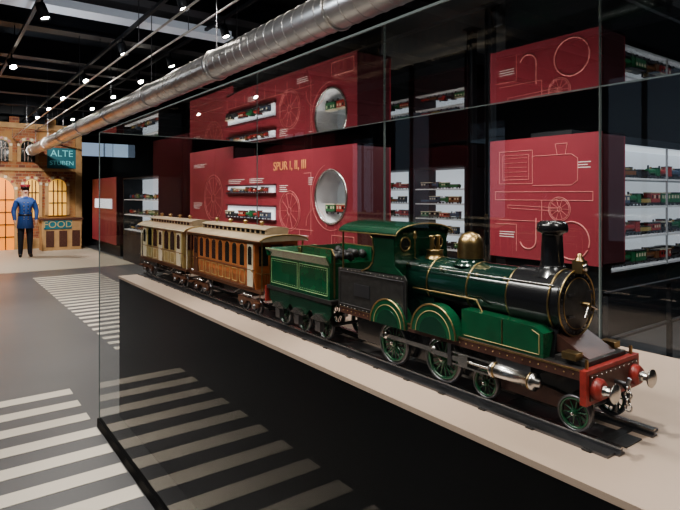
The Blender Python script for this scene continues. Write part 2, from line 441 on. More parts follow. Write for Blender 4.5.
b = B('cylinders_and_rods')
for s in (-1, 1):
    yo = YC+s*0.112
    b.lathe((-0.885, yo, 1.112), (1,0,0), [(0, 0), (0.012, 0), (0.021, 0.006), (0.021, 0.014), (0.0175, 0.016), (0.0175, 0.118), (0.0215, 0.12), (0.0215, 0.128), (0.012, 0.13), (0.01, 0.142), (0, 0.142)], 'steel', 24)
    b.box(-0.87, -0.77, min(yo, YC+s*0.06), max(yo, YC+s*0.06), 1.122, 1.158, 'dsteel')
    b.torus((-0.868, yo, 1.112), (1,0,0), 0.0185, 0.003, 'brass'); b.torus((-0.768, yo, 1.112), (1,0,0), 0.0185, 0.003, 'brass')
    yb = YC+s*0.107
    b.cyl((-0.885, yb, 1.108), (-0.985, yb, 1.108), 0.004, 'steel', seg=8)
    b.box(-1.02, -0.88, yb-0.004, yb+0.004, 1.122, 1.127, 'steel'); b.box(-1.02, -0.88, yb-0.004, yb+0.004, 1.09, 1.095, 'steel')
    b.box(-0.99, -0.96, yb-0.007, yb+0.007, 1.094, 1.123, 'steel')
    b.box(-1.03, -1.018, yb-0.006, yb+0.006, 1.085, 1.158, 'dsteel')
    zc = ZR+0.067
    cx, cz = -0.022, 0.024
    yr = YC+s*0.098
    def bar(p, q, h, y0, y1, m):
        d = Vector((q[0]-p[0], q[1]-p[1])).normalized(); n = Vector((-d.y, d.x))*h/2
        b.prism([(p[0]-n.x, p[1]-n.y), (q[0]-n.x, q[1]-n.y), (q[0]+n.x, q[1]+n.y), (p[0]+n.x, p[1]+n.y)], 'y', y0, y1, m)
    bar((-1.282+cx, zc+cz), (-1.074+cx, zc+cz), 0.013, yr-0.003, yr+0.003, 'steel')
    bar((-1.074+cx, zc+cz), (-0.975, 1.108), 0.013, yb-0.004, yb+0.002, 'steel')
    for x in (-1.282, -1.074):
        b.cyl((x+cx, YC+s*0.085, zc+cz), (x+cx, YC+s*0.113, zc+cz), 0.006, 'steel', seg=12)
        b.lathe((x+cx, yr-s*0.004, zc+cz), (0,s,0), [(0, 0), (0.012, 0), (0.012, 0.008), (0, 0.008)], 'steel', 16)
b.done(loco)

b = B('boiler')
ZB, RB = 1.29, 0.071
b.cyl((-1.27, YC, ZB), (-0.86, YC, ZB), RB, 'dgreen', seg=56)
b.cyl((-0.865, YC, ZB), (-0.725, YC, ZB), RB+0.006, 'black', seg=56)
for x in (-1.245, -1.15, -1.0, -0.87):
    b.lathe((x-0.003, YC, ZB), (1,0,0), [(RB, 0), (RB+0.002, 0), (RB+0.002, 0.005), (RB, 0.005)], 'brass', 56, True, True)
b.lathe((-0.75, YC, ZB), (1,0,0), [(RB+0.006, 0), (RB+0.009, 0), (RB+0.009, 0.004), (RB+0.006, 0.004)], 'brass', 56, True, True)
b.box(-1.27, -1.13, YC-0.06, YC+0.06, 1.165, ZB, 'dgreen')
b.prism([(YC-0.075, 1.168), (YC+0.075, 1.168), (YC+0.05, 1.24), (YC-0.05, 1.24)], 'x', -0.86, -0.735, 'black')
b.lathe((-0.727, YC, ZB), (1,0,0), [(0, 0.0), (RB+0.009, 0.0), (RB+0.009, 0.006), (RB+0.003, 0.009), (RB-0.008, 0.009), (RB-0.011, 0.011)], 'black', 56)
b.lathe((-0.727, YC, ZB), (1,0,0), [(RB-0.011, 0.011), (0.045, 0.018), (0.02, 0.022), (0, 0.023)], 'sooty', 56)
b.torus((-0.719, YC, ZB), (1,0,0), RB+0.0075, 0.002, 'brass', 56)
b.torus((-0.717, YC, ZB), (1,0,0), RB-0.010, 0.0014, 'brass', 56)
b.torus((-0.709, YC, ZB), (1,0,0), 0.034, 0.0014, 'brass', 40)
for i in range(28):
    a = 2*pi*i/28
    b.sph((-0.718, YC+(RB-0.001)*math.cos(a), ZB+(RB-0.001)*math.sin(a)), 0.0022, 'sooty', 6)
b.cyl((-0.705, YC, ZB), (-0.685, YC, ZB), 0.006, 'brass', seg=12)
b.tube([(-0.69, YC, ZB), (-0.688, YC-0.02, ZB-0.028)], 0.003, 'steel'); b.tube([(-0.686, YC, ZB), (-0.684, YC+0.028, ZB-0.012)], 0.003, 'steel')
b.box(-0.712, -0.708, YC-0.052, YC+0.052, ZB+0.022, ZB+0.028, 'dsteel'); b.box(-0.712, -0.708, YC-0.052, YC+0.052, ZB-0.03, ZB-0.024, 'dsteel')
for s in (-1, 1):
    pts = [(-1.25, YC+s*0.067, ZB+0.046), (-0.74, YC+s*0.067, ZB+0.046)]
    b.tube(pts, 0.0022, 'steel')
    for x in (-1.24, -1.1, -0.97, -0.88, -0.75): b.sph((x, YC+s*0.063, ZB+0.045), 0.005, 'brass', 8)
b.tube([(-1.2, YC-0.078, ZB-0.02), (-0.96, YC-0.078, ZB-0.02), (-0.94, YC-0.078, ZB-0.05), (-0.94, YC-0.09, 1.17)], 0.0028, 'brass')
b.done(loco)

b = B('chimney')
b.lathe((-0.785, YC, ZB+RB-0.012), (0,0,1), [(0.052, 0.0), (0.042, 0.01), (0.032, 0.02), (0.028, 0.03), (0.0245, 0.1), (0.027, 0.106), (0.036, 0.109), (0.038, 0.116), (0.036, 0.128), (0.028, 0.136), (0.023, 0.136), (0.022, 0.09), (0, 0.09)], 'black', 32)
b.torus((-0.785, YC, ZB+RB+0.012), (0,0,1), 0.029, 0.0022, 'black')
b.done(loco)
b = B('dome')
b.lathe((-1.045, YC, ZB+RB-0.012), (0,0,1), [(0.052, 0), (0.04, 0.01), (0.036, 0.02), (0.036, 0.022)], 'dgreen', 32)
b.lathe((-1.045, YC, ZB+RB+0.008), (0,0,1), [(0.037, 0), (0.0365, 0.04), (0.034, 0.054), (0.024, 0.068), (0.009, 0.075), (0, 0.076)], 'brass', 32)
b.done(loco)
b = B('safety_valves')
b.lathe((-1.185, YC, ZB+RB-0.006), (0,0,1), [(0.032, 0), (0.026, 0.008), (0.024, 0.022), (0.028, 0.026), (0, 0.028)], 'brass', 24)
for s in (-1, 1):
    b.lathe((-1.185, YC+s*0.014, ZB+RB+0.02), (0,0,1), [(0.007, 0), (0.006, 0.035), (0.009, 0.04), (0.009, 0.045), (0, 0.046)], 'brass', 12)
b.tube([(-1.185, YC, ZB+RB+0.06), (-1.26, YC, ZB+RB+0.05)], 0.002, 'steel')
b.lathe((-1.245, YC-0.03, ZB+RB-0.01), (0,0,1), [(0.004, 0), (0.004, 0.06), (0.008, 0.064), (0.008, 0.085), (0, 0.09)], 'brass', 10)
b.box(-0.725, -0.70, YC-0.012, YC+0.012, ZB+RB+0.002, ZB+RB+0.032, 'brass')
b.lathe((-0.7125, YC, ZB+RB+0.032), (0,0,1), [(0.013, 0), (0.006, 0.01), (0.006, 0.016), (0, 0.018)], 'brass', 12)
b.lathe((-0.70, YC, ZB+RB+0.017), (1,0,0), [(0.009, 0), (0.009, 0.005), (0, 0.006)], 'steel', 14)
b.done(loco)

b = B('splashers')
for s in (-1, 1):
    for (x, r, zc) in ((-1.074, 0.085, 1.160), (-1.265, 0.080, 1.150)):
        n = 20
        arcp = [(x+r*math.cos(pi*i/n), zc+r*math.sin(pi*i/n)) for i in range(n+1)]
        ya, yb2 = sorted((YC+s*0.09, YC+s*0.126))
        b.prism(arcp, 'y', ya, yb2, 'green2')
        yo = YC+s*0.127
        for rr, mm, tr in ((r, 'brass', 0.0024), (r*0.78, 'line', 0.0012)):
            b.tube([(x+rr*math.cos(pi*i/n), yo, zc+rr*math.sin(pi*i/n)) for i in range(n+1)], tr, mm, 6)
        inn = [(x+r*0.6*math.cos(pi*i/n), zc+r*0.6*math.sin(pi*i/n)) for i in range(n+1)]
        b.prism(inn, 'y', yo-0.001, yo+0.001, 'green')
    ya, yb2 = sorted((YC+s*0.055, YC+s*0.1))
    b.prism([(-0.992, 1.168), (-0.745, 1.168), (-0.745, 1.225), (-0.77, 1.238), (-0.992, 1.243)], 'y', ya, yb2, 'green2')
    yo = YC+s*0.1015
    b.tube([(-0.755, yo, 1.178), (-0.755, yo, 1.222), (-0.774, yo, 1.23)], 0.0012, 'line', 6)
    b.tube([(-0.982, yo, 1.175), (-0.755, yo, 1.175)], 0.0012, 'line', 6)
    b.tube([(-0.86, yo, 1.175), (-0.86, yo, 1.238)], 0.0012, 'brass', 6)
b.done(loco)

b = B('cab')
for s in (-1, 1):
    y = YC+s*0.114
    b.prism([(-1.53, 1.168), (-1.19, 1.168), (-1.19, 1.295), (-1.20, 1.308), (-1.40, 1.305), (-1.53, 1.30)], 'y', y-0.003, y+0.003, 'sooty')
    b.prism([(-1.40, 1.302), (-1.205, 1.307), (-1.24, 1.33), (-1.245, 1.405), (-1.235, 1.434), (-1.37, 1.434), (-1.345, 1.41), (-1.337, 1.37), (-1.345, 1.335), (-1.365, 1.315)], 'y', y-0.003, y+0.003, 'green')
    yo = y+s*0.004
    b.tube([(-1.52, yo, 1.18), (-1.20, yo, 1.18), (-1.20, yo, 1.29), (-1.52, yo, 1.29)], 0.0014, 'dsteel', 6, True)
    b.tube([(-1.40, yo, 1.302), (-1.365, yo, 1.315), (-1.345, yo, 1.335), (-1.337, yo, 1.37), (-1.345, yo, 1.41), (-1.37, yo, 1.434)], 0.0022, 'brass', 6)
    for i in range(16): b.sph((-1.515+i*0.0205, yo, 1.172), 0.0022, 'steel', 6)
    for i in range(16): b.sph((-1.515+i*0.0205, yo, 1.298), 0.0022, 'steel', 6)
    b.tube([(-1.50, yo, 1.30), (-1.50, yo, 1.437)], 0.003, 'brass', 8)
    b.box(-1.44, -1.36, min(y, y+s*0.005), max(y, y+s*0.005), 1.215, 1.255, 'dsteel')
fs = [(YC-0.114, 1.168), (YC+0.114, 1.168)] + [(YC+0.114*math.cos(a), 1.43+0.03*math.sin(a)) for a in [pi*i/12 for i in range(13)]]
b.prism(fs, 'x', -1.248, -1.242, 'green')
for s in (-1, 1):
    b.torus((-1.241, YC+s*0.072, 1.398), (1,0,0), 0.021, 0.003, 'brass', 24)
    b.lathe((-1.2415, YC+s*0.072, 1.398), (1,0,0), [(0.02, 0), (0, 0.0012)], 'winglass', 24)
    b.torus((-1.25, YC+s*0.072, 1.398), (1,0,0), 0.021, 0.003, 'brass', 24)
b.box(-1.53, -1.25, YC-0.11, YC+0.11, 1.165, 1.175, 'sooty')
n = 16
top = [(YC+0.126*math.cos(pi*i/n), 1.428+0.034*math.sin(pi*i/n)) for i in range(n+1)]
bot = [(YC+0.122*math.cos(pi*i/n), 1.424+0.030*math.sin(pi*i/n)) for i in range(n, -1, -1)]
b.prism(top+bot, 'x', -1.515, -1.225, 'green', True)
for s in (-1, 1): b.tube([(-1.515, YC+s*0.125, 1.427), (-1.225, YC+s*0.125, 1.427)], 0.0022, 'brass', 6)
b.tube([(-1.225, YC+0.125*math.cos(pi*i/n), 1.427+0.034*math.sin(pi*i/n)) for i in range(n+1)], 0.0022, 'brass', 6)
b.cyl((-1.26, YC, ZB), (-1.30, YC, ZB), 0.066, 'black', seg=24)
b.torus((-1.305, YC, ZB+0.01), (1,0,0), 0.014, 0.002, 'brass', 16)
b.done(loco)

# ------------------------------------------------------------------ tender
tend = empty('locomotive_tender', (-1.8, YC, ZR))
b = B('tank')
X0, X1 = -2.03, -1.60
b.box(X0, X1, YC-0.105, YC+0.105, 1.172, 1.30, 'green2')
for s in (-1, 1):
    b.prism([(YC+s*0.105, 1.295), (YC+s*0.122, 1.325), (YC+s*0.118, 1.328), (YC+s*0.098, 1.30)], 'x', X0-0.012, X1, 'green2')
    b.tube([(X0-0.012, YC+s*0.121, 1.327), (X1, YC+s*0.121, 1.327)], 0.0022, 'lgline', 6)
    yo = YC+s*0.1065
    for (xa, xb) in ((X0+0.012, X0+0.215), (X0+0.228, X1-0.012)):
        b.tube([(xa, yo, 1.185), (xb, yo, 1.185), (xb, yo, 1.285), (xa, yo, 1.285)], 0.0014, 'lgline', 6, True)
        k = xa+0.012
        while k < xb-0.008:
            b.sph((k, yo, 1.193), 0.0016, 'lgline', 5); b.sph((k, yo, 1.277), 0.0016, 'lgline', 5); k += 0.013
b.prism([(X0+0.0, 1.295), (X0-0.016, 1.325), (X0-0.012, 1.328), (X0+0.006, 1.30)], 'y', YC-0.12, YC+0.12, 'green2')
b.box(-1.80, -1.60, YC-0.098, YC-0.09, 1.30, 1.352, 'green2'); b.box(-1.80, -1.60, YC+0.09, YC+0.098, 1.30, 1.352, 'green2')
b.box(-1.80, -1.792, YC-0.098, YC+0.098, 1.30, 1.352, 'green2')
for s in (-1, 1):
    b.tube([(-1.80, YC+s*0.094, 1.354), (-1.60, YC+s*0.094, 1.354), (-1.585, YC+s*0.094, 1.33), (-1.585, YC+s*0.094, 1.18)], 0.003, 'brass', 6)
b.lathe((-1.92, YC, 1.30), (0,0,1), [(0.03, 0), (0.03, 0.025), (0.034, 0.027), (0.034, 0.033), (0, 0.036)], 'brass', 20)
for i in range(60):
    b.sph((random.uniform(-1.78, -1.61), YC+random.uniform(-0.075, 0.075), 1.315+random.uniform(0, 0.018)), random.uniform(0.009, 0.016), 'coal', 6)
b.box(-1.98, -1.96, YC-0.09, YC+0.09, 1.30, 1.312, 'green')
b.done(tend)
b = B('tender_frame')
b.box(X0-0.02, X1+0.02, YC-0.112, YC+0.112, 1.158, 1.172, 'sooty')
TW = (-1.945, -1.80, -1.655)
for s in (-1, 1):
    ya, yb2 = sorted((YC+s*0.098, YC+s*0.105))
    b.prism([(X0-0.01, 1.12), (-1.985, 1.085), (-1.905, 1.085), (-1.88, 1.115), (-1.86, 1.115), (-1.84, 1.085), (-1.76, 1.085), (-1.735, 1.115), (-1.715, 1.115), (-1.695, 1.085), (-1.615, 1.085), (X1+0.01, 1.12), (X1+0.01, 1.16), (X0-0.01, 1.16)], 'y', ya, yb2, 'green')
    for x in TW:
        ya, yb2 = sorted((YC+s*0.1, YC+s*0.12))
        b.box(x-0.016, x+0.016, ya, yb2, 1.052, 1.088, 'dsteel')
        for k in range(4): b.box(x-0.045+k*0.009, x+0.045-k*0.009, ya, yb2-0.004, 1.092+k*0.006, 1.0965+k*0.006, 'steel')
b.box(X0-0.03, X0-0.018, YC-0.115, YC+0.115, 1.10, 1.165, 'red')
for s in (-1, 1):
    b.lathe((X0-0.03, YC+s*0.083, 1.128), (-1,0,0), [(0.014, 0), (0.009, 0.025), (0.02, 0.028), (0.02, 0.032), (0, 0.034)], 'steel', 20)
for x in TW:
    for s in (-1, 1): wheel(b, x, s, 0.046, 10)
    b.cyl((x, YC-0.1, ZR+0.046), (x, YC+0.1, ZR+0.046), 0.006, 'dsteel', seg=8)
b.box(X1+0.02, -1.53, YC-0.03, YC+0.03, 1.12, 1.135, 'dsteel')
b.done(tend)

# ------------------------------------------------------------------ coaches
def coach(xa, xb, style):
    e = empty('model_passenger_coach', ((xa+xb)/2, YC, ZR))
    body = 'orange' if style == 0 else 'ochre'
    trim = 'line' if style == 0 else 'cream'
    b = B('underframe')
    b.box(xa, xb, YC-0.11, YC+0.11, 1.118, 1.132, 'dbrown')
    b.box(xa+0.2, xb-0.2, YC-0.06, YC+0.06, 1.075, 1.118, 'black')
    for s in (-1, 1):
        b.tube([(xa+0.22, YC+s*0.1, 1.118), (xa+0.3, YC+s*0.1, 1.085), (xb-0.3, YC+s*0.1, 1.085), (xb-0.22, YC+s*0.1, 1.118)], 0.003, 'dsteel', 6)
    for cx in (xa+0.14, xb-0.14):
        for s in (-1, 1):
            y = YC+s*0.098
            b.prism([(cx-0.1, 1.06), (cx-0.085, 1.05), (cx-0.04, 1.05), (cx-0.02, 1.07), (cx+0.02, 1.07), (cx+0.04, 1.05), (cx+0.085, 1.05), (cx+0.1, 1.06), (cx+0.1, 1.085), (cx-0.1, 1.085)], 'y', y-0.005, y+0.005, 'dbrown')
            for k in range(4): b.torus((cx-0.03+k*0.02, y+s*0.006, 1.1), (0,0,1), 0.008, 0.003, 'steel', 10, 6)
            for w in (-0.06, 0.06): wheel(b, cx+w, s, 0.036, 8, 'dsteel'); b.lathe((cx+w, y+s*0.005, ZR+0.036), (0,s,0), [(0.012, 0), (0.01, 0.008), (0, 0.009)], 'dsteel', 12)
        for w in (-0.06, 0.06): b.cyl((cx+w, YC-0.09, ZR+0.036), (cx+w, YC+0.09, ZR+0.036), 0.005, 'dsteel', seg=8)
    for s, x in ((-1, xa), (1, xb)):
        for t in (-1, 1):
            b.lathe((x, YC+t*0.075, 1.125), (s,0,0), [(0.01, 0), (0.007, 0.012), (0.015, 0.014), (0.015, 0.017), (0, 0.018)], 'steel', 16)
    b.done(e)
    b = B('body')
    pa, pb = xa+0.06, xb-0.06
    zs, zt = 1.132, 1.345
    cs = [(YC-0.104, zs), (YC+0.104, zs), (YC+0.112, zs+0.05), (YC+0.112, zt), (YC-0.112, zt), (YC-0.112, zs+0.05)]
    b.prism(cs, 'x', pa, pb, body)
    n = 9 if style == 0 else 7
    L = (pb-pa)
    for s in (-1, 1):
        yo = YC+s*0.112
        for k in range(n):
            c = pa+L*(k+0.5)/n; w = L/n*0.27
            isdoor = (k in (0, n-1)) or (style == 1 and k == n//2)
            if isdoor:
                ya, yb2 = sorted((yo, yo+s*0.0025))
                b.box(c-w*1.25, c+w*1.25, ya, yb2, zs+0.01, zt-0.012, 'cream' if (style == 1 or k == n-1) else 'dbrown')
                ya, yb2 = sorted((yo, yo+s*0.004))
                b.prism(arch(c-w*0.8, c+w*0.8, 1.24, 1.322), 'y', ya, yb2, 'winglass')
                b.sph((c+w, yo+s*0.006, 1.215), 0.004, 'brass', 6)
            else:
                ya, yb2 = sorted((yo, yo+s*0.002))
                b.prism(arch(c-w*1.18, c+w*1.18, 1.224, 1.334, 8, 0.8), 'y', ya, yb2, 'oframe' if style == 0 else 'dgreen')
                ya, yb2 = sorted((yo, yo+s*0.0035))
                b.prism(arch(c-w, c+w, 1.23, 1.328, 8, 0.8), 'y', ya, yb2, 'winglass')
                b.tube([(c-w*1.2, yo+s*0.001, 1.15), (c+w*1.2, yo+s*0.001, 1.15), (c+w*1.2, yo+s*0.001, 1.208), (c-w*1.2, yo+s*0.001, 1.208)], 0.0014, trim, 5, True)
        for z in (zs+0.006, 1.217, zt-0.006):
            b.tube([(pa, yo+s*0.001, z), (pb, yo+s*0.001, z)], 0.0024, trim if z > 1.3 else 'dbrown', 6)
    for s, x in ((-1, pa), (1, pb)):
        x2 = x+s*0.002
        b.box(min(x, x2), max(x, x2), YC-0.03, YC+0.03, zs+0.005, zt-0.02, 'dbrown')
        x3 = x+s*0.004
        b.box(min(x, x3), max(x, x3), YC-0.02, YC+0.02, 1.24, 1.31, 'winglass')
        for t in (-1, 1): b.box(min(x, x3), max(x, x3), YC+t*0.068-0.022, YC+t*0.068+0.022, 1.235, 1.32, 'winglass')
    for s, x in ((-1, xa+0.006), (1, xb-0.006)):
        for t in (-1, 1):
            b.tube([(x, YC+t*0.104, 1.132), (x, YC+t*0.104, zt)], 0.004, 'brass' if style == 0 else 'cream', 6)
            b.tube([(x, YC+t*0.104, 1.205), (x, YC+t*0.04, 1.205), (x, YC+t*0.04, 1.132)], 0.0025, 'brass', 6)
            for k in range(4): b.tube([(x, YC+t*(0.05+k*0.013), 1.132), (x, YC+t*(0.05+k*0.013), 1.205)], 0.0015, 'brass', 5)
            b.tube([(x, YC+t*0.104, 1.205), (x-s*0.054, YC+t*0.104, 1.205)], 0.0025, 'brass', 6)
            b.box(min(x, x-s*0.05), max(x, x-s*0.05), YC+t*0.112-0.012, YC+t*0.112+0.012, 1.075, 1.08, 'dbrown')
            b.tube([(x-s*0.004, YC+t*0.112, 1.08), (x-s*0.004, YC+t*0.112, 1.12)], 0.002, 'dbrown', 5)
    b.done(e)
    b = B('roof')
    n = 14
    prof = [(YC+0.124*math.cos(pi*i/n), zt+0.028*math.sin(pi*i/n)) for i in range(n+1)]
    b.prism(prof, 'x', xa-0.008, xb+0.008, 'roof', True)
    for s in (-1, 1): b.tube([(xa-0.008, YC+s*0.124, zt+0.001), (xb+0.008, YC+s*0.124, zt+0.001)], 0.0035, 'dbrown' if style == 0 else 'cream', 6)
    cl = [(YC-0.055, zt+0.02), (YC+0.055, zt+0.02), (YC+0.055, zt+0.048)] + [(YC+0.062*math.cos(pi*i/n), zt+0.048+0.013*math.sin(pi*i/n)) for i in range(n+1)] + [(YC-0.055, zt+0.048)]
    b.prism(cl, 'x', xa+0.05, xb-0.05, 'roof')
    for s in (-1, 1):
        k = xa+0.08
        while k < xb-0.09:
            ya, yb2 = sorted((YC+s*0.055, YC+s*0.0565))
            b.box(k, k+0.03, ya, yb2, zt+0.03, zt+0.045, 'winglass' if style == 0 else 'dgreen'); k += 0.05
    k = xa+0.12
    while k < xb-0.1:
        b.lathe((k, YC, zt+0.058), (0,0,1), [(0.008, 0), (0.007, 0.012), (0.014, 0.015), (0.011, 0.022), (0, 0.026)], 'brass', 12); k += 0.17
    for x in (xa-0.008, xb+0.008):
        b.tube([(x, YC+0.124*math.cos(pi*i/n), zt+0.028*math.sin(pi*i/n)) for i in range(n+1)], 0.0035, 'brass', 6)
    b.done(e)
coach(-2.93, -2.10, 0)
coach(-3.84, -2.98, 1)

# ------------------------------------------------------------------ toy trains
def toy_row(b, p0, direction, L, depth, scale=1.0):
    def bx(u0, u1, v0, v1, z0, z1, m):
        if direction == 0: b.box(p0[0]+u0, p0[0]+u1, p0[1]+v0, p0[1]+v1, p0[2]+z0, p0[2]+z1, m)
        else: b.box(p0[0]+v0, p0[0]+v1, p0[1]+u0, p0[1]+u1, p0[2]+z0, p0[2]+z1, m)
    def P(u, v, z):
        return (p0[0]+u, p0[1]+v, p0[2]+z) if direction == 0 else (p0[0]+v, p0[1]+u, p0[2]+z)
    u = 0.03; w = 0.07*scale; v0 = depth/2-w/2
    while u < L-0.25*scale:
        l = random.uniform(0.16, 0.26)*scale; h = random.uniform(0.09, 0.12)*scale
        col = 'toy%d' % random.choice((0, 1, 1, 2, 3, 0, 4, 5))
        k = random.random()
        for wu in (0.03*scale, l-0.03*scale):
            for vv in (v0, v0+w-0.006):
                pa = P(u+wu, vv, 0.018*scale); pb = P(u+wu, vv+0.006, 0.018*scale)
                b.cyl(pa, pb, 0.018*scale, 'toy3', seg=8)
        bx(u, u+l, v0+0.005, v0+w-0.005, 0.02*scale, 0.035*scale, 'toy3')
        if k < 0.4:
            b.cyl(P(u+0.01, v0+w/2, 0.07*scale), P(u+l*0.7, v0+w/2, 0.07*scale), 0.028*scale, col, seg=10)
            bx(u+l*0.68, u+l, v0, v0+w, 0.03*scale, h+0.01, col); bx(u+l*0.66, u+l+0.01, v0-0.004, v0+w+0.004, h+0.01, h+0.018, 'toy3')
            b.cyl(P(u+0.035, v0+w/2, 0.09*scale), P(u+0.035, v0+w/2, 0.13*scale), 0.009*scale, 'toy3', seg=8)
            b.cyl(P(u+l*0.4, v0+w/2, 0.09*scale), P(u+l*0.4, v0+w/2, 0.115*scale), 0.011*scale, 'brass', seg=8)
        elif k < 0.85:
            bx(u, u+l, v0, v0+w, 0.03*scale, h, col)
            bx(u-0.004, u+l+0.004, v0-0.004, v0+w+0.004, h, h+0.012, 'toy3' if random.random() < 0.5 else 'cream')
            for q in range(4):
                a = u+l*(q+0.25)/4
                bx(a, a+l*0.13, v0-0.002, v0+w+0.002, h*0.58, h*0.85, 'cream' if random.random() < .6 else 'winglass')
        else:
            bx(u, u+l, v0, v0+w, 0.03*scale, 0.065*scale, col)
            bx(u+0.01, u+l-0.01, v0+0.006, v0+w-0.006, 0.06*scale, 0.075*scale, 'coal')
        u += l+random.choice((0.012, 0.012, 0.03))*scale

def shelf_x(name, x0, x1, y0, y1, levels, top, shell='blackmatte'):
    e = empty(name, ((x0+x1)/2, (y0+y1)/2, 0))
    b = B('cabinet')
    b.box(x0, x1, y1-0.03, y1, 0.1, top, shell); b.box(x0+0.03, x1-0.03, y1-0.05, y1-0.03, levels[0], top-0.03, 'whitelit')
    b.box(x0, x0+0.03, y0, y1, 0, top, shell); b.box(x1-0.03, x1, y0, y1, 0, top, shell)
    b.box(x0, x1, y0, y1, top-0.03, top, shell); b.box(x0, x1, y0, y1, 0.0, levels[0]-0.03, shell)
    for z in levels: b.box(x0+0.03, x1-0.03, y0+0.02, y1-0.03, z-0.02, z, 'white')
    b.done(e)
    b = B('toy_train_collection')
    for z in levels:
        toy_row(b, (x0+0.04, y0+0.05, z), 0, x1-x0-0.06, 0.2, 1.0)
    b.done(e)
    return e
shelf_x('toy_train_cabinet', -7.22, -6.0, 7.0, 7.6, (0.62, 0.88, 1.14, 1.40, 1.66), 2.04)
shelf_x('toy_train_cabinet', -8.7, -7.32, 7.0, 7.6, (0.62, 0.88, 1.14, 1.40, 1.66), 2.04)
shelf_x('toy_train_cabinet', -11.2, -9.6, 7.0, 7.6, (0.62, 0.88, 1.14, 1.40, 1.66), 2.04)
shelf_x('toy_train_cabinet', -13.6, -11.0, 3.6, 4.1, (0.75, 1.1, 1.45), 1.95)
e = empty('toy_train_vitrine', (-3.25, 7.2, 0))
b = B('cabinet')
x0, x1, y0, y1 = -3.45, -3.0, 5.1, 10.6
b.box(x0, x0+0.03, y0, y1, 0.1, 2.14, 'vitlit'); b.box(x0-0.03, x0, y0, y1, 0, 2.2, 'blackmatte')
b.box(x0, x1, y0, y1, 2.12, 2.2, 'blackmatte'); b.box(x0, x1, y0-0.03, y0, 0, 2.2, 'blackmatte')
b.box(x0+0.03, x1-0.04, y0, y1, 2.105, 2.12, 'whitelit')
lv = (0.735, 1.08, 1.42, 1.745)
for z in lv: b.box(x0+0.03, x1, y0, y1, z-0.022, z, 'white')
for y in (7.2, 9.2): b.box(x1-0.02, x1, y-0.008, y+0.008, 0.7, 2.12, 'grey')
b.box(x0, x1-0.05, y0, y1, 0.0, 0.68, 'blackmatte')
b.done(e)
b = B('toy_train_collection')
for z in lv:
    toy_row(b, (x1-0.24, y0+0.1, z), 1, y1-y0-0.2, 0.2, 1.3)
    toy_row(b, (x1-0.4, y0+0.15, z), 1, y1-y0-0.2, 0.16, 1.15)
b.done(e)
b = B('barrier_rail')
for y in (4.2, 5.3, 6.4, 7.5): b.box(-2.22, -2.18, y, y+0.03, 0, 0.78, 'blackmatte')
b.box(-2.22, -2.18, 4.2, 9, 0.76, 0.79, 'blackmatte'); b.box(-2.215, -2.185, 4.2, 9, 0.4, 0.42, 'blackmatte')
b.done()

# ------------------------------------------------------------------ red display boxes
def red_box(name, x0, x1, y0, y1, z0, z1, hole=None, base=True):
    e = empty(name, ((x0+x1)/2, (y0+y1)/2, 0))
    b = B('shell')
    if hole:
        hx, hz, r = hole; N = 64
        inner = []; outer = []; deep = []
        for i in range(N):
            a = 2*pi*i/N; c, s_ = math.cos(a), math.sin(a)
            tx = ((x1-hx)/c if c > 1e-9 else ((x0-hx)/c if c < -1e-9 else 1e9))
            tz = ((z1-hz)/s_ if s_ > 1e-9 else ((z0-hz)/s_ if s_ < -1e-9 else 1e9))
            t = min(tx, tz)
            outer.append(b.bm.verts.new((hx+c*t, y0, hz+s_*t))); inner.append(b.bm.verts.new((hx+c*r, y0, hz+s_*r)))
            deep.append(b.bm.verts.new((hx+c*r, y0+0.3, hz+s_*r)))
        for i in range(N):
            j = (i+1) % N
            b.face([outer[i], outer[j], inner[j], inner[i]], 'panelred')
            b.face([inner[i], inner[j], deep[j], deep[i]], 'white', True)
        b.face([b.bm.verts.new(v.co) for v in deep], 'niche')
        for (cx, cz) in ((x0, z0), (x1, z0), (x1, z1), (x0, z1)):
            b.box(min(cx, cx+(0.12 if cx == x0 else -0.12)), max(cx, cx+(0.12 if cx == x0 else -0.12)), y0+0.0005, y0+0.01, min(cz, cz+(0.12 if cz == z0 else -0.12)), max(cz, cz+(0.12 if cz == z0 else -0.12)), 'panelred')
        b.torus((hx, y0-0.004, hz), (0,1,0), r, 0.012, 'steel', 64, 8)
    else:
        b.box(x0, x1, y0, y0+0.02, z0, z1, 'panelred')
    b.box(x0, x1, y1-0.02, y1, z0, z1, 'panelred')
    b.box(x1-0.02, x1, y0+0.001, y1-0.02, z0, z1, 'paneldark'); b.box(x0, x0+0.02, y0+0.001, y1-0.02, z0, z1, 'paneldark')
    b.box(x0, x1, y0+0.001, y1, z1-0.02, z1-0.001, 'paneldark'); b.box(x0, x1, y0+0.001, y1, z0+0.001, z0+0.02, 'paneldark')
    if base: b.box(x0+0.1, x1-0.1, y0+0.12, y1-0.05, 0, z0, 'blackmatte')
    b.done(e)
    return e
def captions(parent, y, blocks):
    b = B('caption_blocks')
    for (x, z, w, n) in blocks:
        for i in range(n):
            ww = w*random.uniform(0.7, 1.0) if i else w
            b.box(x, x+ww, y-0.002, y, z-i*0.024, z-i*0.024+0.007, 'captions')
    b.done(parent)
e1 = red_box('red_display_wall', -7.5, -4.31, 3.4, 3.85, 0.93, 2.07, hole=(-4.77, 1.53, 0.29))
def outline(b, pts, y, cyc=False, r=0.004, m='pink'): b.tube([(p[0], y, p[1]) for p in pts], r, m, 5, cyc)
def circ(cx, cz, r, a0=0, a1=2*pi, n=32): return [(cx+r*math.cos(a0+(a1-a0)*i/n), cz+r*math.sin(a0+(a1-a0)*i/n)) for i in range(n+1)]
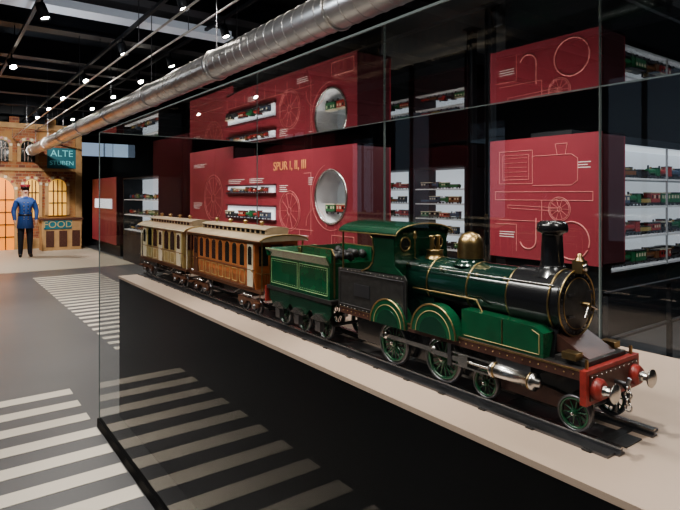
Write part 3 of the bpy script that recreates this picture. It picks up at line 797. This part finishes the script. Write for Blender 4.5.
def drawn_wheel(b, cx, cz, r, Y, n=10, t=0.003):
    outline(b, circ(cx, cz, r), Y, False, t); outline(b, circ(cx, cz, r*0.88), Y, False, t*0.8); outline(b, circ(cx, cz, r*0.18), Y, False, t)
    for i in range(n):
        a = 2*pi*i/n
        outline(b, [(cx+r*0.18*math.cos(a), cz+r*0.18*math.sin(a)), (cx+r*0.88*math.cos(a), cz+r*0.88*math.sin(a))], Y, False, t*0.7)
b = B('line_drawing')
Y = 3.397
drawn_wheel(b, -5.62, 1.36, 0.24, Y)
outline(b, circ(-5.05, 1.2, 0.2, 0, pi), Y, False, 0.003)
outline(b, [(-7.4, 1.15), (-5.1, 1.15)], Y, False, 0.003); outline(b, [(-5.3, 1.8), (-5.15, 1.8), (-5.15, 1.1)], Y, False, 0.003)
outline(b, [(-4.55, 1.12), (-4.36, 1.12), (-4.36, 0.98), (-4.75, 0.98), (-4.75, 1.12)], Y, True)
outline(b, circ(-4.77, 1.53, 0.36, pi*0.6, pi*1.6), Y, False, 0.003)
for k in range(8): outline(b, [(-7.35+k*0.28, 1.02), (-7.35+k*0.28, 1.15)], Y, r=0.003)
b.done(e1)
captions(e1, 3.399, [(-7.3, 1.76, 0.5, 3), (-5.85, 1.66, 0.2, 4), (-6.65, 1.76, 0.4, 3), (-5.45, 1.08, 0.25, 3), (-5.2, 1.74, 0.1, 4), (-6.7, 1.12, 0.3, 3)])
b = B('wall_niches')
for (xa, xb, za, zb) in ((-7.3, -5.95, 1.58, 1.67), (-7.3, -5.95, 1.24, 1.40)):
    b.box(xa, xb, 3.385, 3.399, za, zb, 'whitelit'); b.box(xa-0.02, xb+0.02, 3.36, 3.399, za-0.02, za, 'paneldark'); b.box(xa-0.02, xb+0.02, 3.36, 3.399, zb, zb+0.02, 'paneldark')
b.done(e1)
b = B('toy_train_collection')
toy_row(b, (-7.3, 3.30, 1.24), 0, 1.35, 0.12, 0.8); toy_row(b, (-7.3, 3.30, 1.58), 0, 1.35, 0.12, 0.5)
toy_row(b, (-5.02, 3.42, 1.34), 0, 0.56, 0.2, 1.0)
b.done(e1)
text('heading_text', 'SPUR I, II, III', 0.15, (-5.62, 3.395, 1.90), (pi/2, 0, 0), 'gold', e1)

e2 = red_box('red_display_wall', -3.62, -2.44, 4.6, 5.0, 0.93, 2.1)
b = B('line_drawing'); Y = 4.597
T = 0.0032
# line drawing of locomotive front part: boiler, cylinder, running gear
outline(b, [(-3.50, 1.66), (-3.12, 1.66), (-3.12, 1.98), (-3.50, 1.98)], Y, True, T)
outline(b, [(-3.46, 1.70), (-3.16, 1.70), (-3.16, 1.94), (-3.46, 1.94)], Y, True, T*0.8)
for j in range(5): outline(b, [(-3.44, 1.73+j*0.045), (-3.18, 1.73+j*0.045)], Y, False, T*0.6)
outline(b, [(-3.12, 1.92), (-2.72, 1.92), (-2.66, 1.88), (-2.66, 1.68), (-2.72, 1.64), (-3.12, 1.64)], Y, False, T)
outline(b, [(-2.86, 1.92), (-2.88, 2.02), (-2.76, 2.02), (-2.78, 1.92)], Y, False, T)
outline(b, [(-3.55, 1.58), (-2.52, 1.58), (-2.52, 1.5), (-3.55, 1.5)], Y, True, T)
drawn_wheel(b, -2.84, 1.42, 0.11, Y, 10, T)
outline(b, [(-3.02, 1.50), (-3.02, 1.30), (-3.5, 1.30)], Y, False, T)
outline(b, [(-3.4, 1.42), (-2.84, 1.40), (-2.84, 1.43), (-3.4, 1.45)], Y, True, T*0.8)
# large curved shapes near the foot of the panel
outline(b, circ(-2.72, 1.14, 0.17, -0.1*pi, 1.85*pi), Y, False, 0.007)
outline(b, [(-3.08, 1.33), (-3.08, 1.14)]+circ(-3.17, 1.12, 0.09, 0, -0.9*pi, 12), Y, False, 0.007)
outline(b, [(-3.55, 1.26), (-3.3, 1.26), (-3.3, 1.0)], Y, False, T)
b.done(e2)
captions(e2, 4.599, [(-3.5, 1.18, 0.18, 3), (-2.66, 1.84, 0.12, 3)])
e3 = red_box('red_display_wall', -10.1, -8.2, 3.9, 4.3, 0.6, 2.35)
b = B('line_drawing')
drawn_wheel(b, -9.0, 1.5, 0.4, 3.897, 12); outline(b, [(-9.8, 0.9), (-8.4, 0.9), (-8.4, 2.1)], 3.897)
b.done(e3)
captions(e3, 3.899, [(-9.9, 2.1, 0.6, 3), (-9.9, 1.4, 0.4, 5)])
e4 = red_box('red_display_wall', -16.8, -14.2, 3.6, 3.9, 0.3, 2.0)
b = B('showcase_strip'); b.box(-16.4, -14.6, 3.58, 3.599, 1.2, 1.45, 'whitelit'); b.done(e4)
e5 = red_box('red_display_wall', -10.6, -8.6, -2.0, -1.6, 0.3, 2.6)
e6 = red_box('red_display_wall', -6.4, -5.2, -2.4, -2.0, 0.5, 2.3)
for (x, y) in ((-5.2, 6.2), (-9.2, 6.0), (-13.8, 5.2), (-4.4, 5.6)):
    b = B('steel_column')
    b.box(x-0.05, x+0.05, y-0.006, y+0.006, 0, H-0.51, 'blackmatte'); b.box(x-0.05, x-0.04, y-0.05, y+0.05, 0, H-0.51, 'blackmatte'); b.box(x+0.04, x+0.05, y-0.05, y+0.05, 0, H-0.51, 'blackmatte')
    b.box(x-0.09, x+0.09, y-0.09, y+0.09, 0, 0.015, 'blackmatte')
    b.done()

# ------------------------------------------------------------------ facade backdrop
fx = -18.0
fac = empty('brick_building_facade', (fx, 2, 0))
b = B('brick_wall')
b.box(fx-0.2, fx, -2.2, 3.5, 0, 3.45, 'brick')
b.box(fx, fx+0.06, -2.2, 3.5, 0, 0.3, 'stone'); b.box(fx, fx+0.05, -2.2, 3.5, 2.24, 2.32, 'stone'); b.box(fx-0.22, fx+0.1, -2.25, 3.55, 3.45, 3.6, 'stone')
b.box(fx, fx+0.08, 3.38, 3.55, 0, 3.45, 'stone')
for i in range(12):
    if i % 2 == 0: b.box(fx-0.2, fx+0.04, -2.1+i*0.47, -1.85+i*0.47, 3.6, 3.78, 'brick')
b.done(fac)
b = B('arched_openings')
for (ya, yb2, z0, z1, mm) in ((0.95, 1.78, 0.0, 2.05, 'doororange'), (2.05, 2.40, 0.9, 2.0, 'dooryellow'), (2.66, 3.12, 0.95, 2.02, 'dooryellow'), (-0.6, 0.3, 0.0, 2.05, 'doororange'), (1.3, 1.65, 2.5, 3.1, 'winglass'), (1.95, 2.3, 2.5, 3.1, 'winglass')):
    b.prism(arch(ya-0.09, yb2+0.09, z0, z1+0.11), 'x', fx, fx+0.05, 'stone'); b.prism(arch(ya, yb2, z0, z1), 'x', fx, fx+0.07, mm)
    yc = (ya+yb2)/2
    for q in (-0.5, 0, 0.5):
        hh = z1-(yb2-ya)/2*(0 if q == 0 else 0.15)
        b.box(fx, fx+0.09, yc+q*(yb2-ya)/2-0.014, yc+q*(yb2-ya)/2+0.014, z0, hh-0.02, 'dbrown')
    z = z0+0.35
    while z < z1-(yb2-ya)/2+0.05:
        b.box(fx, fx+0.09, ya, yb2, z, z+0.03, 'dbrown'); z += 0.35
    r = (yb2-ya)/2+0.06
    for i in range(7):
        a = pi*(i+0.5)/7
        b.box(fx, fx+0.065, yc+r*math.cos(a)-0.035, yc+r*math.cos(a)+0.035, z1-(yb2-ya)/2+r*math.sin(a)-0.035, z1-(yb2-ya)/2+r*math.sin(a)+0.035, 'red' if i % 2 else 'cream')
b.done(fac)
b = B('sign_board'); b.box(fx+0.0, fx+0.08, 2.62, 3.38, 2.34, 2.94, 'teal'); b.done(fac)
text('sign_text_1', 'ALTE', 0.27, (fx+0.085, 3.0, 2.77), (pi/2, 0, pi/2), 'tealtext', fac)
text('sign_text_2', 'STUBEN', 0.18, (fx+0.085, 3.0, 2.49), (pi/2, 0, pi/2), 'tealtext', fac)
kx = -17.0
b = B('food_kiosk_counter')
b.box(kx-0.5, kx, 2.35, 3.35, 0, 0.85, 'stone'); b.box(kx-0.55, kx+0.05, 2.3, 3.4, 0.85, 0.9, 'brown')
for y in (2.45, 2.78, 3.11): b.box(kx, kx+0.015, y, y+0.2, 0.1, 0.55, 'brown')
b.box(kx, kx+0.03, 2.4, 3.1, 0.60, 0.84, 'teal')
k = b.done()
text('kiosk_text', 'FOOD', 0.26, (kx+0.035, 2.75, 0.72), (pi/2, 0, pi/2), 'line', k)

# ------------------------------------------------------------------ mannequin
px, py = -15.7, 1.8
fig = empty('mannequin_conductor', (px, py, 0))
def skinmesh(name, verts, edges, radii, root, m, sub=2):
    me = bpy.data.meshes.new(name); me.from_pydata(verts, edges, []); ob = bpy.data.objects.new(name, me)
    sc.collection.objects.link(ob)
    sk = ob.modifiers.new('skin', 'SKIN'); sk.use_smooth_shade = True
    for i, r in enumerate(radii):
        r = r if isinstance(r, tuple) else (r, r)
        me.skin_vertices[0].data[i].radius = r
        me.skin_vertices[0].data[i].use_root = (i == root)
    s2 = ob.modifiers.new('sub', 'SUBSURF'); s2.levels = sub; s2.render_levels = sub
    dg = bpy.context.evaluated_depsgraph_get()
    me2 = bpy.data.meshes.new_from_object(ob.evaluated_get(dg))
    bpy.data.objects.remove(ob)
    ob = bpy.data.objects.new(name, me2); sc.collection.objects.link(ob); ob.parent = fig
    me2.materials.clear()
    return ob
V = [(0,0,.95), (0,0,1.1), (0,0,1.28), (0,0,1.42), (0,0,1.50), (.01,0,1.57), (.015,0,1.65), (.01,0,1.71)]
R = [.14, .135, .155, .12, .06, .062, .088, .07]
E = [(0,1), (1,2), (2,3), (3,4), (4,5), (5,6), (6,7)]
for s in (-1, 1):
    i = len(V)
    V += [(0, s*.18, 1.41), (-.03, s*.255, 1.16), (.06, s*.235, .94), (.085, s*.23, .88), (.095, s*.23, .84)]
    R += [.078, .06, .043, .032, .028]
    E += [(3, i), (i, i+1), (i+1, i+2), (i+2, i+3), (i+3, i+4)]
    i = len(V)
    V += [(0, s*.09, .86), (.015, s*.1, .5), (-.01, s*.105, .1), (.03, s*.11, .045), (.15, s*.125, .035)]
    R += [.1, .075, .055, .045, .036]
    E += [(0, i), (i, i+1), (i+1, i+2), (i+2, i+3), (i+3, i+4)]
body = skinmesh('body', V, E, R, 0, None)
me = body.data
for v in me.vertices:
    if v.co.z < 0.09: v.co.z = max(v.co.z, 0.0)
for k in ('skin', 'bluecoat', 'trouser', 'shoe'): me.materials.append(M[k])
for p in me.polygons:
    c = p.center
    if c.z > 1.50: p.material_index = 0
    elif c.z < .09: p.material_index = 3
    elif abs(c.y) > .17 and c.z < .93: p.material_index = 0
    elif c.z < .86 : p.material_index = 2
    else: p.material_index = 1
for s in (-1, 1):
    for f in range(4):
        x = .08+(f-1.5)*.018; L = (.07, .08, .076, .06)[f]
        o = skinmesh('hand_finger', [(x+.01, s*.23, .85), (x+.015, s*.228, .85-L*.5), (x+.02, s*.218, .85-L)], [(0,1), (1,2)], [.009, .009, .007], 0, None, 1)
        o.data.materials.append(M['skin'])
    o = skinmesh('hand_thumb', [(.11, s*.23, .89), (.135, s*.222, .86), (.14, s*.215, .83)], [(0,1), (1,2)], [.011, .01, .008], 0, None, 1)
    o.data.materials.append(M['skin'])
def figpart(b):
    o = b.done(); o.parent = fig; return o
b = B('coat')
b.lathe((0,0,0), (0,0,1), [(.185, .72), (.188, .73), (.17, .9), (.152, 1.05), (.157, 1.1)], 'bluecoat', 24)
b.lathe((0,0,0), (0,0,1), [(.158, 1.03), (.16, 1.06), (.154, 1.07)], 'shoe', 24)
for z in (.95, 1.0, 1.12, 1.2, 1.28, 1.36):
    for s in (-1, 1): b.sph((.158 if z < 1.1 else .15, s*.045, z), .012, 'brass', 8)
b.lathe((0,0,1.47), (0,0,1), [(.085, 0), (.068, .04), (.062, .045)], 'bluecoat', 16)
figpart(b)
b = B('cap')
b.lathe((.005,0,1.72), (0,0,1), [(.096, 0), (.098, .03), (.1, .035), (.118, .075), (.11, .09), (0, .1)], 'hatred', 24)
b.lathe((.005,0,1.722), (0,0,1), [(.1, 0), (.1, .025)], 'shoe', 24)
b.prism([(.04, -.08), (.12, -.06), (.15, 0), (.12, .06), (.04, .08)], 'z', 1.715, 1.723, 'shoe')
b.sph((.105, 0, 1.765), .014, 'brass', 8)
figpart(b)
b = B('face')
b.lathe((.085, 0, 1.66), (.4, 0, -1), [(0, 0), (.008, .01), (.013, .03), (.008, .038), (0, .04)], 'skin', 8)
for s in (-1, 1):
    b.sph((.083, s*.03, 1.672), .010, 'white', 8); b.sph((.091, s*.03, 1.672), .005, 'shoe', 6)
    b.box(.083, .093, s*.03-.014, s*.03+.014, 1.688, 1.693, 'dbrown')
    b.sph((.01, s*.085, 1.655), .018, 'skin', 8, 1.5)
b.box(.083, .094, -.028, .028, 1.618, 1.628, 'dbrown'); b.box(.08, .09, -.02, .02, 1.603, 1.609, 'red')
b.lathe((-.012, 0, 1.655), (0,0,1), [(.08, -.03), (.09, 0), (.092, .07), (.05, .075)], 'dbrown', 16)
figpart(b)

# ------------------------------------------------------------------ lights
W1 = (1, 0.955, 0.9); W2 = (1, 0.95, 0.88)
def area(name, loc, sx, sy, power, col=W1, rot=(0,0,0)):
    l = bpy.data.lights.new(name, 'AREA'); l.shape = 'RECTANGLE'; l.size = sx; l.size_y = sy; l.energy = power; l.color = col
    o = bpy.data.objects.new(name, l); o.location = loc; o.rotation_euler = rot; sc.collection.objects.link(o); return o
def spot(name, loc, target, power, ang=60, col=W2, blend=0.6, rad=0.06):
    l = bpy.data.lights.new(name, 'SPOT'); l.energy = power; l.spot_size = math.radians(ang); l.spot_blend = blend; l.color = col; l.shadow_soft_size = rad
    o = bpy.data.objects.new(name, l); o.location = loc
    d = Vector(target)-Vector(loc); o.rotation_euler = d.to_track_quat('-Z', 'Y').to_euler(); sc.collection.objects.link(o); return o
area('added_area_fill', (-2.2, -0.9, 3.75), 3.0, 0.35, 110)  # unseen overhead area fills, added for soft light on train and hall
area('added_area_fill', (-0.6, 2.6, 3.75), 2.5, 0.3, 55)
area('added_area_fill', (1.2, 0.6, 3.75), 1.5, 0.5, 50)
area('added_area_fill', (-3.0, 3.0, 3.75), 2.0, 0.3, 35)
area('added_area_fill', (-1.5, 6.5, 3.75), 0.4, 3.0, 60, (0.9, 0.95, 1))
for x in (-3.4, -2.2, -1.2): spot('spot_lamp', (x, 0.75, 3.42), (x+0.3, 1.25, 1.1), 125, 50)
for x in (-7.2, -6.0, -4.9): spot('spot_lamp', (x, 2.04, 3.45), (x+0.1, 3.5, 1.5), 135, 70)
for x in (-3.9, -2.7): spot('spot_lamp', (x, 3.1, 3.6), (x+0.2, 4.6, 1.5), 105, 65)
for x in (-16.5, -13.5, -10.5, -8.2, -6): spot('spot_lamp', (x, 0.9, 3.4), (x-0.1, 1.4, 0), 260, 110)
spot('spot_lamp', (-13.5, 1.5, 3.4), (-18, 2.2, 1.7), 520, 65)
spot('spot_lamp', (-12.5, 2.3, 3.4), (-15.7, 1.8, 1.2), 120, 30)
for x in (-14.5, -11.5, -9): spot('spot_lamp', (x, 2.2, 3.35), (x-0.4, 3.8, 1.4), 150, 80)
for x in (-9.5, -5.8): spot('spot_lamp', (x, 0.0, 3.6), (x, -2.0, 1.4), 120, 70)
for x in (-10, -6.6): spot('spot_lamp', (x, 5.4, 3.5), (x, 7.2, 1.2), 110, 80)
for x in (-15, -11, -7.5, -4, -1): spot('added_ceiling_wash', (x, 0.9, 2.95), (x, 2.6, 4.0), 18, 150, (0.8, 0.9, 1.0))  # unseen upward spots added to brighten the dark ceiling

w = bpy.data.worlds.new('world'); sc.world = w; w.use_nodes = True
w.node_tree.nodes['Background'].inputs[0].default_value = (0.5, 0.6, 0.75, 1); w.node_tree.nodes['Background'].inputs[1].default_value = 0.3

sc.view_settings.view_transform = 'AgX'
sc.view_settings.look = 'AgX - Medium High Contrast'
sc.view_settings.exposure = 0.4

# ------------------------------------------------------------------ camera
cam = bpy.data.cameras.new('camera'); cam.sensor_width = 36; cam.lens = 547/680*36; cam.shift_y = -60/680; cam.clip_start = 0.05
co = bpy.data.objects.new('camera', cam); co.location = (0, 0, 1.55)
co.rotation_euler = (pi/2, 0, math.atan2(0.804, 0.594)); sc.collection.objects.link(co); sc.camera = co
